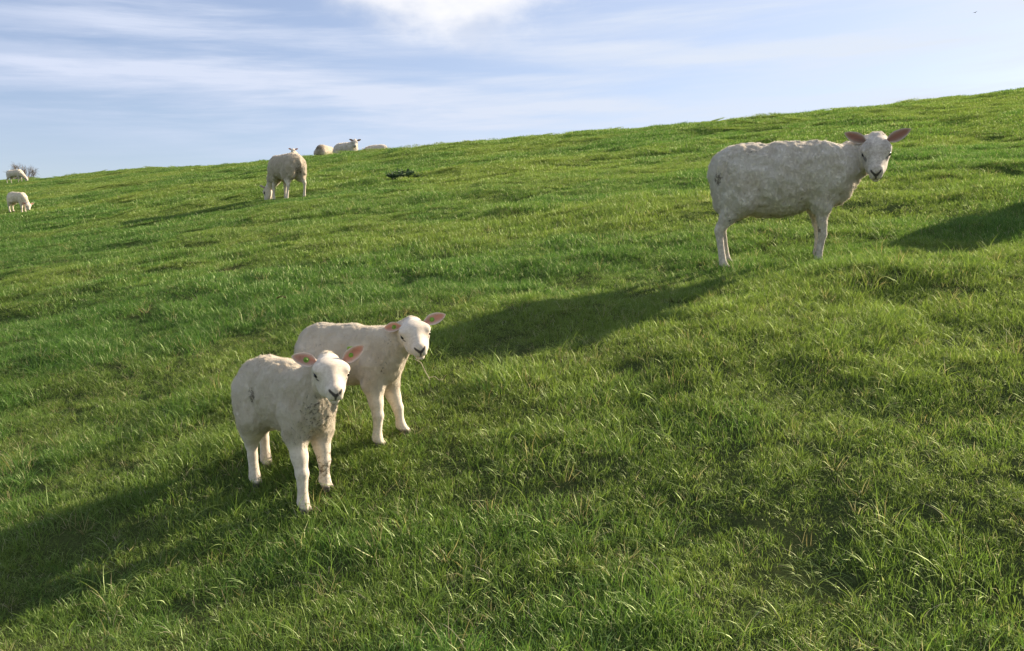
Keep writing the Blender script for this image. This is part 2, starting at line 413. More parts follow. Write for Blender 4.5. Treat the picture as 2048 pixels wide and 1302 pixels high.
def scatter(name, label, sources, pts, rot, scl, tint, idx):
    coll = bpy.data.collections.new(name + '_sources')
    for i, s in enumerate(sources):
        s.name = '%s_%02d' % (name + '_source', i); coll.objects.link(s)
    me = bpy.data.meshes.new(name); me.vertices.add(len(pts)); me.vertices.foreach_set('co', np.asarray(pts, np.float32).ravel())
    for k, v, ty in (('rot', rot, 'FLOAT_VECTOR'), ('scl', scl, 'FLOAT_VECTOR')):
        a = me.attributes.new(k, ty, 'POINT'); a.data.foreach_set('vector', np.asarray(v, np.float32).ravel())
    a = me.attributes.new('tint', 'FLOAT', 'POINT'); a.data.foreach_set('value', np.asarray(tint, np.float32))
    a = me.attributes.new('idx', 'INT', 'POINT'); a.data.foreach_set('value', np.asarray(idx, np.int32))
    o = bpy.data.objects.new(name, me); COL.objects.link(o)
    tag(o, label, kind='stuff')
    ng = bpy.data.node_groups.new(name, 'GeometryNodeTree')
    ng.interface.new_socket('Geometry', in_out='INPUT', socket_type='NodeSocketGeometry')
    ng.interface.new_socket('Geometry', in_out='OUTPUT', socket_type='NodeSocketGeometry')
    N = ng.nodes; L = ng.links
    gi = N.new('NodeGroupInput'); go = N.new('NodeGroupOutput')
    ci = N.new('GeometryNodeCollectionInfo'); ci.inputs['Collection'].default_value = coll
    ci.inputs['Separate Children'].default_value = True; ci.inputs['Reset Children'].default_value = True
    ip = N.new('GeometryNodeInstanceOnPoints'); ip.inputs['Pick Instance'].default_value = True
    def na(nm, dt):
        q = N.new('GeometryNodeInputNamedAttribute'); q.data_type = dt; q.inputs['Name'].default_value = nm; return q.outputs['Attribute']
    L.new(gi.outputs[0], ip.inputs['Points']); L.new(ci.outputs[0], ip.inputs['Instance'])
    L.new(na('idx', 'INT'), ip.inputs['Instance Index'])
    L.new(na('rot', 'FLOAT_VECTOR'), ip.inputs['Rotation']); L.new(na('scl', 'FLOAT_VECTOR'), ip.inputs['Scale'])
    L.new(ip.outputs[0], go.inputs[0])
    md = o.modifiers.new('scatter', 'NODES'); md.node_group = ng
    return o

GRAZED = [(-11.6, 19.9, .9), (-28, 48.0, 2.2), (-4.1, 15.4, 1.3)]   # cropped short round the animals
def build_grass():
    g = np.random.default_rng(11)
    near = [blade_patch(900, .15, .020, .052, .0014, .68, 100 + i) for i in range(6)]
    tall = [blade_patch(110, .11, .040, .088, .0019, .7, 150 + i) for i in range(3)]
    mid = [blade_patch(1200, .28, .026, .060, .0027, .75, 200 + i) for i in range(5)]
    farp = [blade_patch(1700, .50, .030, .062, .0050, .72, 300 + i) for i in range(5)]
    dry = [blade_patch(12, .12, .05, .10, .0017, .8, 400 + i, dry=True) for i in range(3)] + [blade_patch(26, .15, .04, .10, .0019, .5, 420 + i, dry=True, flat=True) for i in range(2)]
    lng = [blade_patch(30, .14, .07, .13, .0019, .6, 500 + i, seg=5, arch=1.0) for i in range(4)]
    allp = near + tall + mid + farp + dry + lng
    iN, iT, iM, iF, iD, iL = 0, 6, 9, 14, 19, 24
    P = []; S = []; T = []; I = []
    def zone(spacing, d0, d1, amax, pick, smul, keep=1.0, tufty=None):
        lim = d1 + 1
        xs = np.arange(-lim, lim, spacing); ys = np.arange(-2.0, lim, spacing)
        X, Y = np.meshgrid(xs, ys); X = X.ravel(); Y = Y.ravel()
        X = X + g.uniform(-.5, .5, len(X)) * spacing; Y = Y + g.uniform(-.5, .5, len(Y)) * spacing
        d = np.hypot(X, Y); a = np.degrees(np.abs(np.arctan2(X, Y)))
        u = X * UX + Y * UY; v = -X * UY + Y * UX
        dd = d + g.normal(0, 0.03, len(d)) * d
        ok = (dd > d0) & (dd <= d1) & (a < amax) & (u < crest_u(v) + 3.5) & (u > -5)
        if keep < 1: ok &= g.random(len(d)) < keep
        if tufty is not None: ok &= (vnoise(X / .5, Y / .45, seed=61) + .5 * vnoise(X / .2, Y / .2, seed=62)) > tufty
        X, Y, d = X[ok], Y[ok], d[ok]
        # growth field: big lush / poor areas, tufts, hollows
        lush = 0.5 * vnoise(X / 1.9, Y / 1.6, seed=21) + 0.5 * vnoise(X / .55, Y / .5, seed=22)
        clump = vnoise(X / .26, Y / .24, seed=23)
        hole = np.zeros(len(X))
        for hx, hy, hr in HOLES:
            hole = np.maximum(hole, np.exp(-((X - hx) ** 2 + ((Y - hy) * 1.2) ** 2) / (hr * .58) ** 2 ))
        poor = sstep(0.38, 0.85, vnoise(X / .8 + 3, Y / .7, seed=24) * .6 + vnoise(X / .21, Y / .2, seed=25) * .55)
        poor = poor * (1 - sstep(7, 14, d))
        s = 1.0 + 0.40 * lush + 0.50 * clump - 0.25 * poor
        s = np.clip(s * g.uniform(.85, 1.15, len(X)), .35, 1.9) * (1 - .55 * hole)
        kill = (g.random(len(X)) < hole * .4) | (g.random(len(X)) < poor * 0.08)
        tn = np.clip(0.52 + 0.85 * vnoise(X / 3.1, Y / 2.2, seed=26) - 0.55 * lush - 0.35 * clump + g.normal(0, .20, len(X)) + .25 * poor, 0, 1)
        for ax_, ay_, ar_ in GRAZED: s = s * (1 - .6 * np.exp(-(((X - ax_) ** 2 + (Y - ay_) ** 2) / ar_ ** 2) ** 2))
        X, Y, s, tn, d, poor, hole = [q[~kill] for q in (X, Y, s, tn, d, poor, hole)]
        P.append(np.stack([X, Y, ground_z(X, Y)], 1)); S.append(np.stack([0.5 + .5 * s, 0.5 + .5 * s, s], 1) * smul); T.append(tn)
        I.append(pick(g, X, Y, s, poor))
    zone(.150, 0.7, 7.0, 52, lambda g, X, Y, s, p: iN + g.integers(0, 6, len(X)), 1.0)
    zone(.13, 0.7, 8.0, 50, lambda g, X, Y, s, p: iT + g.integers(0, 3, len(X)), 1.0, tufty=.30)
    zone(.24, 8.0, 26.0, 44, lambda g, X, Y, s, p: iT + g.integers(0, 3, len(X)), 1.5, tufty=.34)
    zone(.240, 7.0, 15.0, 46, lambda g, X, Y, s, p: iM + g.integers(0, 5, len(X)), 1.0)
    zone(.36, 15.0, 60.0, 42, lambda g, X, Y, s, p: iF + g.integers(0, 5, len(X)), 1.0)
    zone(.60, 60.0, 100.0, 42, lambda g, X, Y, s, p: iF + g.integers(0, 5, len(X)), 1.3)
    zone(.15, 0.7, 6.0, 50, lambda g, X, Y, s, p: iD + g.integers(0, 5, len(X)), 1.0, .7)
    zone(.17, 0.7, 8.0, 50, lambda g, X, Y, s, p: iL + g.integers(0, 4, len(X)), 1.0, .8)
    zone(.25, 6.0, 16.0, 46, lambda g, X, Y, s, p: iD + g.integers(0, 5, len(X)), 1.2, .35)
    for ax_, ay_, ar_, n_ in ((-.83, 3.05, .30, 26), (-.55, 3.38, .26, 20), (1.85, 5.75, .55, 46), (-4.1, 15.5, .7, 40)):
        an = g.uniform(0, 6.283, n_); rr = ar_ * np.sqrt(g.random(n_)); X = ax_ + rr * np.cos(an) * 1.2; Y = ay_ + rr * np.sin(an)
        P.append(np.stack([X, Y, ground_z(X, Y)], 1)); S.append(np.tile([[.7, .7, .8]], (n_, 1))); T.append(g.uniform(.2, .7, n_)); I.append(iT + g.integers(0, 3, n_))
    P_, S_, T_, I_ = (np.concatenate(q) for q in (P, S, T, I))
    # patches lie along the local slope
    e = .10; X_, Y_ = P_[:, 0], P_[:, 1]
    nx = -(ground_z(X_ + e, Y_) - ground_z(X_ - e, Y_)) / (2 * e) + g.normal(0, .06, len(P_)); ny = -(ground_z(X_, Y_ + e) - ground_z(X_, Y_ - e)) / (2 * e) + g.normal(0, .06, len(P_))
    nn = np.stack([nx, ny, np.ones(len(P_))], 1); nn /= np.linalg.norm(nn, axis=1)[:, None]
    yw = g.uniform(0, 6.283, len(P_)); xa = np.stack([np.cos(yw), np.sin(yw), np.zeros(len(P_))], 1)
    xa -= nn * (xa * nn).sum(1)[:, None]; xa /= np.linalg.norm(xa, axis=1)[:, None]; ya_ = np.cross(nn, xa)
    rot = np.stack([np.arctan2(ya_[:, 2], nn[:, 2]), -np.arcsin(np.clip(xa[:, 2], -1, 1)), np.arctan2(xa[:, 1], xa[:, 0])], 1)
    print('grass instances', len(P_))
    scatter('grass', 'short green pasture grass covering the slope', allp, P_, rot, S_, T_, I_)

# ------------------------------------------------------------------ implicit surfaces -> mesh
def rotm(yaw=0, pitch=0, roll=0):
    """columns are the frame axes; yaw about z, pitch = nose down, roll about nose"""
    return np.array(Matrix.Rotation(yaw, 3, 'Z') @ Matrix.Rotation(pitch, 3, 'Y') @ Matrix.Rotation(roll, 3, 'X'))

class Blob:
    def __init__(s): s.p = []
    def ell(s, c, r, k=.05, rot=None, sub=False): s.p.append(('e', np.array(c, float), np.array(r, float), np.eye(3) if rot is None else rot, k, sub))
    def cap(s, a, b, ra, rb, k=.05, sub=False): s.p.append(('c', np.array(a, float), np.array(b, float), ra, rb, k, sub))
    def chain(s, pts, k=.03):
        for (a, ra), (b, rb) in zip(pts[:-1], pts[1:]): s.cap(a, b, ra, rb, k)
    def mesh(s, h, fine=None, hf=None):
        lo = np.full(3, 1e9); hi = -lo
        for q in s.p:
            if q[-1]: continue
            if q[0] == 'e': m = q[2].max(); a = q[1] - m; b = q[1] + m
            else: m = max(q[3], q[4]); a = np.minimum(q[1], q[2]) - m; b = np.maximum(q[1], q[2]) + m
            lo = np.minimum(lo, a); hi = np.maximum(hi, b)
        lo -= 2.5 * h; hi += 2.5 * h
        ax = []
        for i in range(3):
            if fine is None: ax.append(np.arange(lo[i], hi[i] + h, h))
            else:
                f0, f1 = max(fine[0][i], lo[i]), min(fine[1][i], hi[i])
                segs = []
                if f0 > lo[i]: segs.append(np.linspace(lo[i], f0, max(2, int((f0 - lo[i]) / h)))[:-1])
                segs.append(np.linspace(f0, f1, max(2, int((f1 - f0) / hf))))
                if f1 < hi[i]: segs.append(np.linspace(f1, hi[i], max(2, int((hi[i] - f1) / h)))[1:])
                ax.append(np.concatenate(segs))
        ax = [a.astype(np.float32) for a in ax]
        D = np.full([len(a) for a in ax], 0.5, np.float32)
        for q in s.p:
            k = q[-2]; mar = k + 3.0 * h + .01
            if q[0] == 'e': m = q[2].max(); a = q[1] - m - mar; b = q[1] + m + mar
            else: m = max(q[3], q[4]); a = np.minimum(q[1], q[2]) - m - mar; b = np.maximum(q[1], q[2]) + m + mar
            sl = []
            for i in range(3):
                i0 = int(np.searchsorted(ax[i], a[i])); i1 = int(np.searchsorted(ax[i], b[i]))
                sl.append(slice(i0, max(i1, i0)))
            if any(x.stop <= x.start for x in sl): continue
            X = ax[0][sl[0]][:, None, None]; Y = ax[1][sl[1]][None, :, None]; Z = ax[2][sl[2]][None, None, :]
            if q[0] == 'e':
                c, r, M = q[1], q[2], q[3]
                px, py, pz = X - c[0], Y - c[1], Z - c[2]
                l = [(px * M[0, i] + py * M[1, i] + pz * M[2, i]) for i in range(3)]
                k0 = np.sqrt(sum((l[i] / r[i]) ** 2 for i in range(3))) + 1e-6
                k1 = np.sqrt(sum((l[i] / r[i] ** 2) ** 2 for i in range(3))) + 1e-6
                d = (k0 * (k0 - 1) / k1).astype(np.float32)
            else:
                a_, b_ = q[1], q[2]; ba = b_ - a_; L2 = max(ba @ ba, 1e-9)
                px, py, pz = X - a_[0], Y - a_[1], Z - a_[2]
                t = np.clip((px * ba[0] + py * ba[1] + pz * ba[2]) / L2, 0, 1)
                d = (np.sqrt((px - t * ba[0]) ** 2 + (py - t * ba[1]) ** 2 + (pz - t * ba[2]) ** 2) - (q[3] + t * (q[4] - q[3]))).astype(np.float32)
            S = D[sl[0], sl[1], sl[2]]
            if q[-1]:
                d = -d; hh = np.clip(k - np.abs(S - d), 0, None) / k
                D[sl[0], sl[1], sl[2]] = np.maximum(S, d) + hh * hh * k * .25
            else:
                hh = np.clip(k - np.abs(S - d), 0, None) / k
                D[sl[0], sl[1], sl[2]] = np.minimum(S, d) - hh * hh * k * .25
        return surf_nets(ax, D)

def surf_nets(ax, D):
    inside = D < 0
    n = np.array(D.shape) - 1
    cnt = np.zeros(n, np.int8)
    for dx in (0, 1):
        for dy in (0, 1):
            for dz in (0, 1): cnt += inside[dx:dx + n[0], dy:dy + n[1], dz:dz + n[2]]
    act = (cnt > 0) & (cnt < 8)
    I, J, K = np.nonzero(act)
    vid = np.full(n, -1, np.int64); vid[I, J, K] = np.arange(len(I))
    acc = np.zeros((len(I), 3)); num = np.zeros(len(I))
    for c0 in [(a, b, c) for a in (0, 1) for b in (0, 1) for c in (0, 1)]:
        for axis in range(3):
            if c0[axis]: continue
            c1 = list(c0); c1[axis] = 1
            d0 = D[I + c0[0], J + c0[1], K + c0[2]]; d1 = D[I + c1[0], J + c1[1], K + c1[2]]
            m = (d0 < 0) != (d1 < 0)
            t = np.where(m, d0 / np.where(m, d0 - d1, 1), 0)
            p = [ax[0][I + c0[0]], ax[1][J + c0[1]], ax[2][K + c0[2]]]
            e = [ax[0][I + c1[0]], ax[1][J + c1[1]], ax[2][K + c1[2]]][axis]
            p = [q.astype(float) for q in p]; p[axis] = p[axis] + t * (e - p[axis])
            acc += np.stack(p, 1) * m[:, None]; num += m
    V = acc / num[:, None]
    F = []
    for axis in range(3):
        o1, o2 = [(1, 2), (2, 0), (0, 1)][axis]
        sl0 = [slice(None)] * 3; sl1 = [slice(None)] * 3
        sl0[axis] = slice(0, -1); sl1[axis] = slice(1, None)
        A = inside[tuple(sl0)]; B = inside[tuple(sl1)]
        e = np.argwhere(A != B)
        e = e[(e[:, o1] > 0) & (e[:, o2] > 0) & (e[:, o1] < n[o1]) & (e[:, o2] < n[o2])]
        q = []
        for a, b in ((0, 0), (-1, 0), (-1, -1), (0, -1)):
            f = e.copy(); f[:, o1] += a; f[:, o2] += b
            q.append(vid[f[:, 0], f[:, 1], f[:, 2]])
        q = np.stack(q, 1)
        flip = ~A[e[:, 0], e[:, 1], e[:, 2]]
        q[flip] = q[flip][:, ::-1]
        F.append(q[(q >= 0).all(1)])
    F = np.concatenate(F)
    # light smoothing
    for it in range(2):
        acc = np.zeros_like(V); num = np.zeros(len(V))
        for a, b in ((0, 1), (1, 2), (2, 3), (3, 0)):
            for s_, t_ in ((a, b), (b, a)):
                for c in range(3): acc[:, c] += np.bincount(F[:, s_], V[F[:, t_], c], len(V))
                num += np.bincount(F[:, s_], minlength=len(V))
        V = V * .5 + .5 * acc / num[:, None]
    return V, F

def vnormals(V, F):
    a = V[F[:, 2]] - V[F[:, 0]]; b = V[F[:, 3]] - V[F[:, 1]]; fn = np.cross(a, b)
    N = np.zeros_like(V)
    for i in range(4):
        for c in range(3): N[:, c] += np.bincount(F[:, i], fn[:, c], len(V))
    return N / (np.linalg.norm(N, axis=1)[:, None] + 1e-12)

# ------------------------------------------------------------------ sheep
def ear_mesh(base, d, up, length, width, cup=0.55, droop=0.0):
    """cupped leaf: base point, direction d, opening normal up"""
    d = np.array(d, float); d /= np.linalg.norm(d)
    up = np.array(up, float); up -= d * (up @ d); up /= np.linalg.norm(up)
    sd_ = np.cross(d, up)
    nu, nv = 15, 11
    th = 0.0035 + .012 * length
    rows = {0: [], 1: []}; pink = {0: [], 1: []}
    for i in range(nu):
        s = i / (nu - 1)
        prof = (math.sin(math.pi * min(1, (s * .86 + .14)) ** 0.92) ** 0.72) if s < 1 else 0.02
        wd = width * .5 * max(prof, 0.03)
        if s < .2: wd *= .62 + 1.9 * s
        for j in range(nv):
            t = (j / (nv - 1)) * 2 - 1
            c = cup * (1.25 - .75 * s)
            a = t * c * 1.5
            rr = wd / max(c * 1.5, .2)
            off_s = rr * math.sin(a); off_u = rr * (1 - math.cos(a)) - .25 * wd
            p = np.array(base) + d * (s * length) + sd_ * off_s + up * (off_u - droop * s * s * length)
            nrm = (up * math.cos(a) - sd_ * math.sin(a))
            e = th * (1 - abs(t) ** 4) * (1 - s ** 6) * (1.4 - .7 * s)
            rows[0].append(p); rows[1].append(p + nrm * e)
            pink[0].append(0.0); pink[1].append((max(0, 1 - abs(t) ** 2.2 * 1.25) * min(1, (1 - s) * 5)) ** .7)
    V = np.array(rows[0] + rows[1]); n = nu * nv
    F = []
    for i in range(nu - 1):
        for j in range(nv - 1):
            a = i * nv + j
            F.append([a, a + nv, a + nv + 1, a + 1]); F.append([n + a, n + a + 1, n + a + nv + 1, n + a + nv])
    for i in range(nu - 1):
        for j in (0, nv - 1):
            a = i * nv + j; b = a + nv; F.append([a, n + a, n + b, b] if j == 0 else [a, b, n + b, n + a])
    for j in range(nv - 1):
        for i in (0, nu - 1):
            a = i * nv + j; F.append([a, a + 1, n + a + 1, n + a] if i == 0 else [a, n + a, n + a + 1, a + 1])
    pk = np.array(pink[0] + pink[1])
    return V, np.array(F), np.stack([pk, pk * 0, pk * 0, pk * 0], 1)

def fibres(V, F, mask, count, length, width, rs, dens=None):
    g = np.random.default_rng(rs)
    A = V[F]; area = np.linalg.norm(np.cross(A[:, 2] - A[:, 0], A[:, 3] - A[:, 1]), axis=1) * .5
    bare = mask[F, 0].mean(1); wgt = area * (1.0 - 0.75 * bare) * (mask[F, 1].mean(1) < .3) * (mask[F, 3].mean(1) < .5)
    idx = g.choice(len(F), count, p=wgt / wgt.sum())
    u, v = g.random(count), g.random(count)
    q = A[idx]; p = (q[:, 0] * ((1 - u) * (1 - v))[:, None] + q[:, 1] * (u * (1 - v))[:, None] + q[:, 2] * (u * v)[:, None] + q[:, 3] * ((1 - u) * v)[:, None])
    N = vnormals(V, F); n = N[F[idx]].mean(1)
    cs = length * 1.6
    cl = np.stack([vnoise(p[:, 0] / cs, p[:, 1] / cs, p[:, 2] / cs, seed=s) for s in (41, 42, 43)], 1)
    d = n * .75 + cl * .9 + g.normal(0, .28, (count, 3)) + np.array([[-.12, 0, -.28]])
    d /= np.linalg.norm(d, axis=1)[:, None]
    L = length * g.uniform(.5, 1.2, count) * (1 - .68 * bare[idx])
    side = np.cross(d, g.normal(0, 1, (count, 3))); side /= np.linalg.norm(side, axis=1)[:, None] + 1e-9
    w = width * g.uniform(.7, 1.3, count)
    base = p - n * .001
    P0 = base - side * w[:, None] / 2; P1 = base + side * w[:, None] / 2; P2 = base + d * L[:, None]
    VV = np.stack([P0, P1, P2], 1).reshape(-1, 3); FF = np.arange(count * 3).reshape(-1, 3)
    mk = np.zeros((count, 4)); mk[:, 0] = g.random(count) * .6 + .4 * (cl[:, 0] * .5 + .5); mk[:, 2] = np.clip(mask[F[idx, 0], 2] * 1.3 - .2, 0, .9)
    return VV, FF, np.repeat(mk, 3, 0)

def disc_stud(center, nrm, r, th, rot=0):
    """flat round tag with a raised centre stud"""
    nrm = np.array(nrm, float) / np.linalg.norm(nrm)
    a = np.cross(nrm, [0, 0, 1.0]); a /= np.linalg.norm(a); b = np.cross(nrm, a)
    prof = [(0, -th), (r, -th), (r, 0), (r * .72, th * .5), (r * .5, th * .5), (r * .42, th * 2.6), (r * .25, th * 3.2), (0, th * 3.2)]
    V = []; n = 16
    for pr, pz in prof:
        for i in range(n):
            t = i / n * 2 * math.pi; V.append(np.array(center) + a * pr * math.cos(t) + b * pr * math.sin(t) + nrm * pz)
    F = [[k * n + i, k * n + (i + 1) % n, (k + 1) * n + (i + 1) % n, (k + 1) * n + i] for k in range(len(prof) - 1) for i in range(n)]
    return V, np.array(F)

def flag_tag(center, d, nrm, w, h, th=.0012):
    d = np.array(d, float); d /= np.linalg.norm(d); nrm = np.array(nrm, float); nrm -= d * (nrm @ d); nrm /= np.linalg.norm(nrm); s = np.cross(d, nrm)
    out_ = [(-.35, 0), (.35, 0), (.5, .35), (.5, .9), (.4, 1), (-.4, 1), (-.5, .9), (-.5, .35)]
    V = [np.array(center) + s * x * w + d * y * h + nrm * z for z in (-th, th) for x, y in out_]
    n = len(out_); F4 = [[i, (i + 1) % n, n + (i + 1) % n, n + i] for i in range(n)]
    F4 += [[0, 7, 6, 1], [1, 6, 5, 2], [2, 5, 4, 3]]; F4 += [[a + n, b + n, c + n, e + n] for a, b, c, e in ((0, 1, 6, 7), (1, 2, 5, 6), (2, 3, 4, 5))]
    return V, np.array(F4)

EWE = dict(top=.83, bot=.37, L=.94, W=.42, leg=.0245, thigh=1.38, hm=(1.06, .98, 1.0), head=1.05, neck=.135, ear=(.150, .078))
LAMB = dict(top=.50, bot=.235, L=.50, W=.205, leg=.0205, thigh=1.14, hm=(.92, 1.10, 1.0), head=.66, neck=.062, ear=(.098, .056))

def build_sheep(name, label, cat, loc, yaw, D, group='sheep on the dike', scale=1.0, head_pos=None, head_yaw=0, head_pitch=35, head_roll=0,
                feet=None, mat=None, fibmat=None, nfib=0, fiblen=.01, fibw=.0012, vox=.012, voxh=None, tags=None, dirt=(), ears=None,
                lying=False, tail=0.0, seed=0, mouth_open=0.0, lean=0.0, belly=0.0, facemarks=(), tilt=.75, relief=1.0, legbare=1.0, neck_bend=(0, 0, 0)):
    """local frame: x to the head, y to the animal's left, z up, origin on the ground under the belly"""
    x0, y0 = loc; ya = R(yaw)
    def wz(lx, ly):
        wx = x0 + scale * (lx * math.cos(ya) - ly * math.sin(ya)); wy = y0 + scale * (lx * math.sin(ya) + ly * math.cos(ya))
        return (float(ground_z(wx, wy)) - z00) / scale
    z00 = float(ground_z(x0, y0))
    root = bpy.data.objects.new(name, None); COL.objects.link(root); root.empty_display_size = .1
    root.location = (x0, y0, z00); root.rotation_euler = (0, 0, ya); root.scale = (scale,) * 3
    tag(root, label, cat, group)
    L, Wd, top, bot = D['L'], D['W'], D['top'], D['bot']
    B = Blob()
    dep = (top - bot) / 2; mid = (top + bot) / 2; hw = Wd / 2
    drop = 0.0
    if lying: drop = bot - .02 * top; 
    # body pitch follows the ground (front feet lower or higher than hind feet)
    xf, xh = L * .33, -L * .36
    gzf, gzh = wz(xf, 0), wz(xh, 0)
    slope = (gzf - gzh) / (xf - xh); 
    def T(p):                       # body point -> on the slope
        x, y, z = p; return (x, y, z - drop + slope * tilt * x + (gzf + gzh) * .5)
    tl = rotm(0, -math.atan(slope * tilt))
    def E(c, r, k=.06, rot=None): B.ell(T(c), r, k * (top / .83), rot if rot is not None else tl)
    E((.03 * L, 0, mid + .04 * dep), (.40 * L, hw, dep * .97))
    E((-.06 * L, 0, mid - .10 * dep - belly), (.37 * L, hw * 1.03, dep * .90))
    E((-.27 * L, 0, mid + .17 * dep), (.235 * L, hw * .90, dep * .84))
    E((-.38 * L, 0, mid + .10 * dep), (.125 * L, hw * .70, dep * .66))
    for s in (-1, 1):
        E((.27 * L, s * hw * .42, mid + .02 * dep), (.17 * L, hw * .54, dep * .86))
        if not lying: E((-.345 * L, s * hw * .48, mid - .22 * dep), (.145 * L, hw * .46, dep * .95), rot=rotm(0, R(6)))
        else: E((-.30 * L, s * hw * .72, mid - .35 * dep), (.20 * L, hw * .46, dep * .62))
    E((.36 * L, 0, mid - .12 * dep), (.125 * L, hw * .66, dep * .78))
    # tail
    tp = T((-.47 * L, tail * .3, mid + .50 * dep)); tq = T((-.505 * L, tail, mid - .25 * dep))
    if D is LAMB: B.cap(tp, tq, .014, .009, .02)
    else: B.cap(tp, T((-.51 * L, tail, mid + .05 * dep)), .034, .026, .04)
    # neck and head frame
    HS = D['head']
    Rh = rotm(R(head_yaw), R(head_pitch), R(head_roll))
    O = np.array(T(head_pos)) 
    HM = np.array(D['hm'])
    def H(c): return O + Rh @ (np.array(c) * HM * HS)
    nk = D['neck']
    nb = np.array(T((.30 * L, 0, mid + (.30 if D is LAMB else .16) * dep))); ne = O - Rh @ np.array([.045, 0, .015]) * HS
    bend = np.array(neck_bend, float); nm = nb + (ne - nb) * .62 + bend; kk = top / .83
    B.cap(nb, nm, nk * 1.22, nk * .76, .09 * kk); B.cap(nm, ne, nk * .75, .066 * HS, .04 * kk)
    cb = np.array(T((.36 * L, 0, mid - .12 * dep))); ce = H((-.02, 0, -.045)); cm = cb + (ce - cb) * .65 + bend * .6
    B.cap(cb, cm, nk * 1.05, nk * .66, .09 * kk); B.cap(cm, ce, nk * .66, .052 * HS, .035 * kk)
    def HE(c, r, k=.03, sub=False, rot=None):
        B.ell(H(c), np.array(r) * HM * HS, k * HS, Rh if rot is None else Rh @ rot, sub)
    HE((.045, 0, .000), (.095, .082, .070), .03)
    for s in (-1, 1):
        HE((.085, s * .045, .014), (.062, .044, .043), .035)
        HE((.110, s * .036, -.050), (.085, .034, .058), .035)
        HE((.165, s * .020, -.045), (.070, .030, .042), .03)
    B.cap(H((.10, 0, .012)), H((.235, 0, -.012)), .056 * HS, .040 * HS, .03 * HS)
    HE((.245, 0, -.012), (.036, .043, .034), .02)
    for s in (-1, 1): HE((.262, s * .016, -.036), (.022, .022, .020), .012)
    HE((.235, 0, -.066 - mouth_open), (.040, .028, .018), .014)
    for s in (-1, 1):
        HE((.108, s * .093, .014), (.026, .018, .016), .02, sub=True)
        HE((.283, s * .0195, -.004), (.011, .0055, .006), .006, sub=True, rot=rotm(0, 0, R(s * -35)))
        HE((.092, s * .070, .036), (.034, .019, .014), .02)
    HE((.272, 0, -.052 - mouth_open * .5), (.020, .026, .0028 + mouth_open * .45), .006, sub=True)
    HE((.287, 0, -.030), (.012, .0022, .018), .006, sub=True)
    # legs
    lr = D['leg']; tf = D['thigh']
    if not lying:
        ft = feet or [(xf, 1), (xf, -1), (xh, 1), (xh, -1)]
        for k, f in enumerate(ft):
            s = 1 if k % 2 == 0 else -1
            fx, fy = f if abs(f[1]) < .9 else (f[0], s * hw * .52)
            gz = wz(fx, fy)
            if k < 2:
                hip = np.array(T((.30 * L, s * hw * .50, mid - .25 * dep))); foot = np.array([fx, fy, gz])
                elb = np.array(T((.285 * L, s * hw * .52, bot + .10 * dep))) ; elb[0] += (fx - xf) * .25
                kn = elb + (foot - elb) * .50 + np.array([.012 * top / .83 + lr * .25, 0, 0]); ftl = elb + (foot - elb) * .87
                ftl[2] = foot[2] + lr * 1.9
                B.chain([(hip, lr * 2.5 * tf), (elb, lr * 1.95 * tf)], .05 * top / .83)
                B.chain([(elb, lr * 1.75 * tf), (elb + (kn - elb) * .55, lr * 1.26), (kn, lr * 1.16)], .03)
                B.chain([(kn, lr * 1.14), (kn + (ftl - kn) * .35, lr * .86), (ftl, lr * 1.06)], .012)
            else:
                hip = np.array(T((-.30 * L, s * hw * .50, mid - .10 * dep))); foot = np.array([fx, fy, gz])
                sti = np.array(T((-.27 * L, s * hw * .60, bot + .25 * dep))); sti[0] += (fx - xh) * .5
                leglen = bot - 0.0
                hock = np.array([fx - .045 * L, fy * 1.0 + (hip[1] - fy) * .2, gz + leglen * .72])
                mid_ = sti * .45 + hock * .55; mid_[0] -= .012 * L
                ftl = np.array([fx - .01 * L, fy, gz + lr * 1.9])
                B.chain([(hip, lr * 3.2 * tf), (sti, lr * 2.9 * tf)], .06 * top / .83)
                B.chain([(sti, lr * 2.5 * tf), (mid_, lr * 1.85), (hock, lr * 1.22)], .035)
                B.chain([(hock, lr * 1.16), (hock + (ftl - hock) * .4, lr * .88), (ftl, lr * 1.06)], .012)
            tx = .9 * lr
            B.cap(ftl, foot + np.array([tx * .6, 0, lr * .9]), lr * 1.0, lr * .9, .01)
            for q in (-1, 1): B.ell(foot + np.array([tx * .9, q * lr * .45, lr * .55]), (lr * 1.05, lr * .52, lr * .85), .006)
    else:
        for s in (-1, 1):
            a = np.array(T((.26 * L, s * hw * .75, mid - .35 * dep))); b = np.array([.47 * L, s * hw * .55, lr * 1.3 + slope * .4 * L]); c = np.array([.27 * L, s * hw * .75, lr * 1.2 + slope * .3 * L])
            B.chain([(a, lr * 1.9), (b, lr * 1.3)], .03); B.chain([(b, lr * 1.2), (c, lr * .9)], .01)
            a = np.array(T((-.22 * L, s * hw * .95, mid - .6 * dep))); b = np.array([-.02 * L, s * hw * 1.15, lr * 1.3])
            B.chain([(a, lr * 2.2), (b, lr * 1.2)], .03)
    hs = .34 * HS
    cen = H((.12, 0, -.01)); fine = (cen - hs * .62, cen + hs * .62)
    V, F = B.mesh(vox, fine if voxh else None, voxh)
    # masks
    q = (V - O) @ Rh / HS / HM
    nz = vnoise(V[:, 0] * 30, V[:, 1] * 30, V[:, 2] * 30, seed=31) * .5 + vnoise(V[:, 0] * 80, V[:, 1] * 80, V[:, 2] * 80, seed=32) * .4
    hd = np.sqrt(((q[:, 0] - .13) / .20) ** 2 + (q[:, 1] / .115) ** 2 + ((q[:, 2] + .005) / .15) ** 2)
    face = (1 - sstep(.92, 1.08, hd + nz * .10))
    lz = V[:, 2] - (slope * tilt * V[:, 0] + (gzf + gzh) * .5)
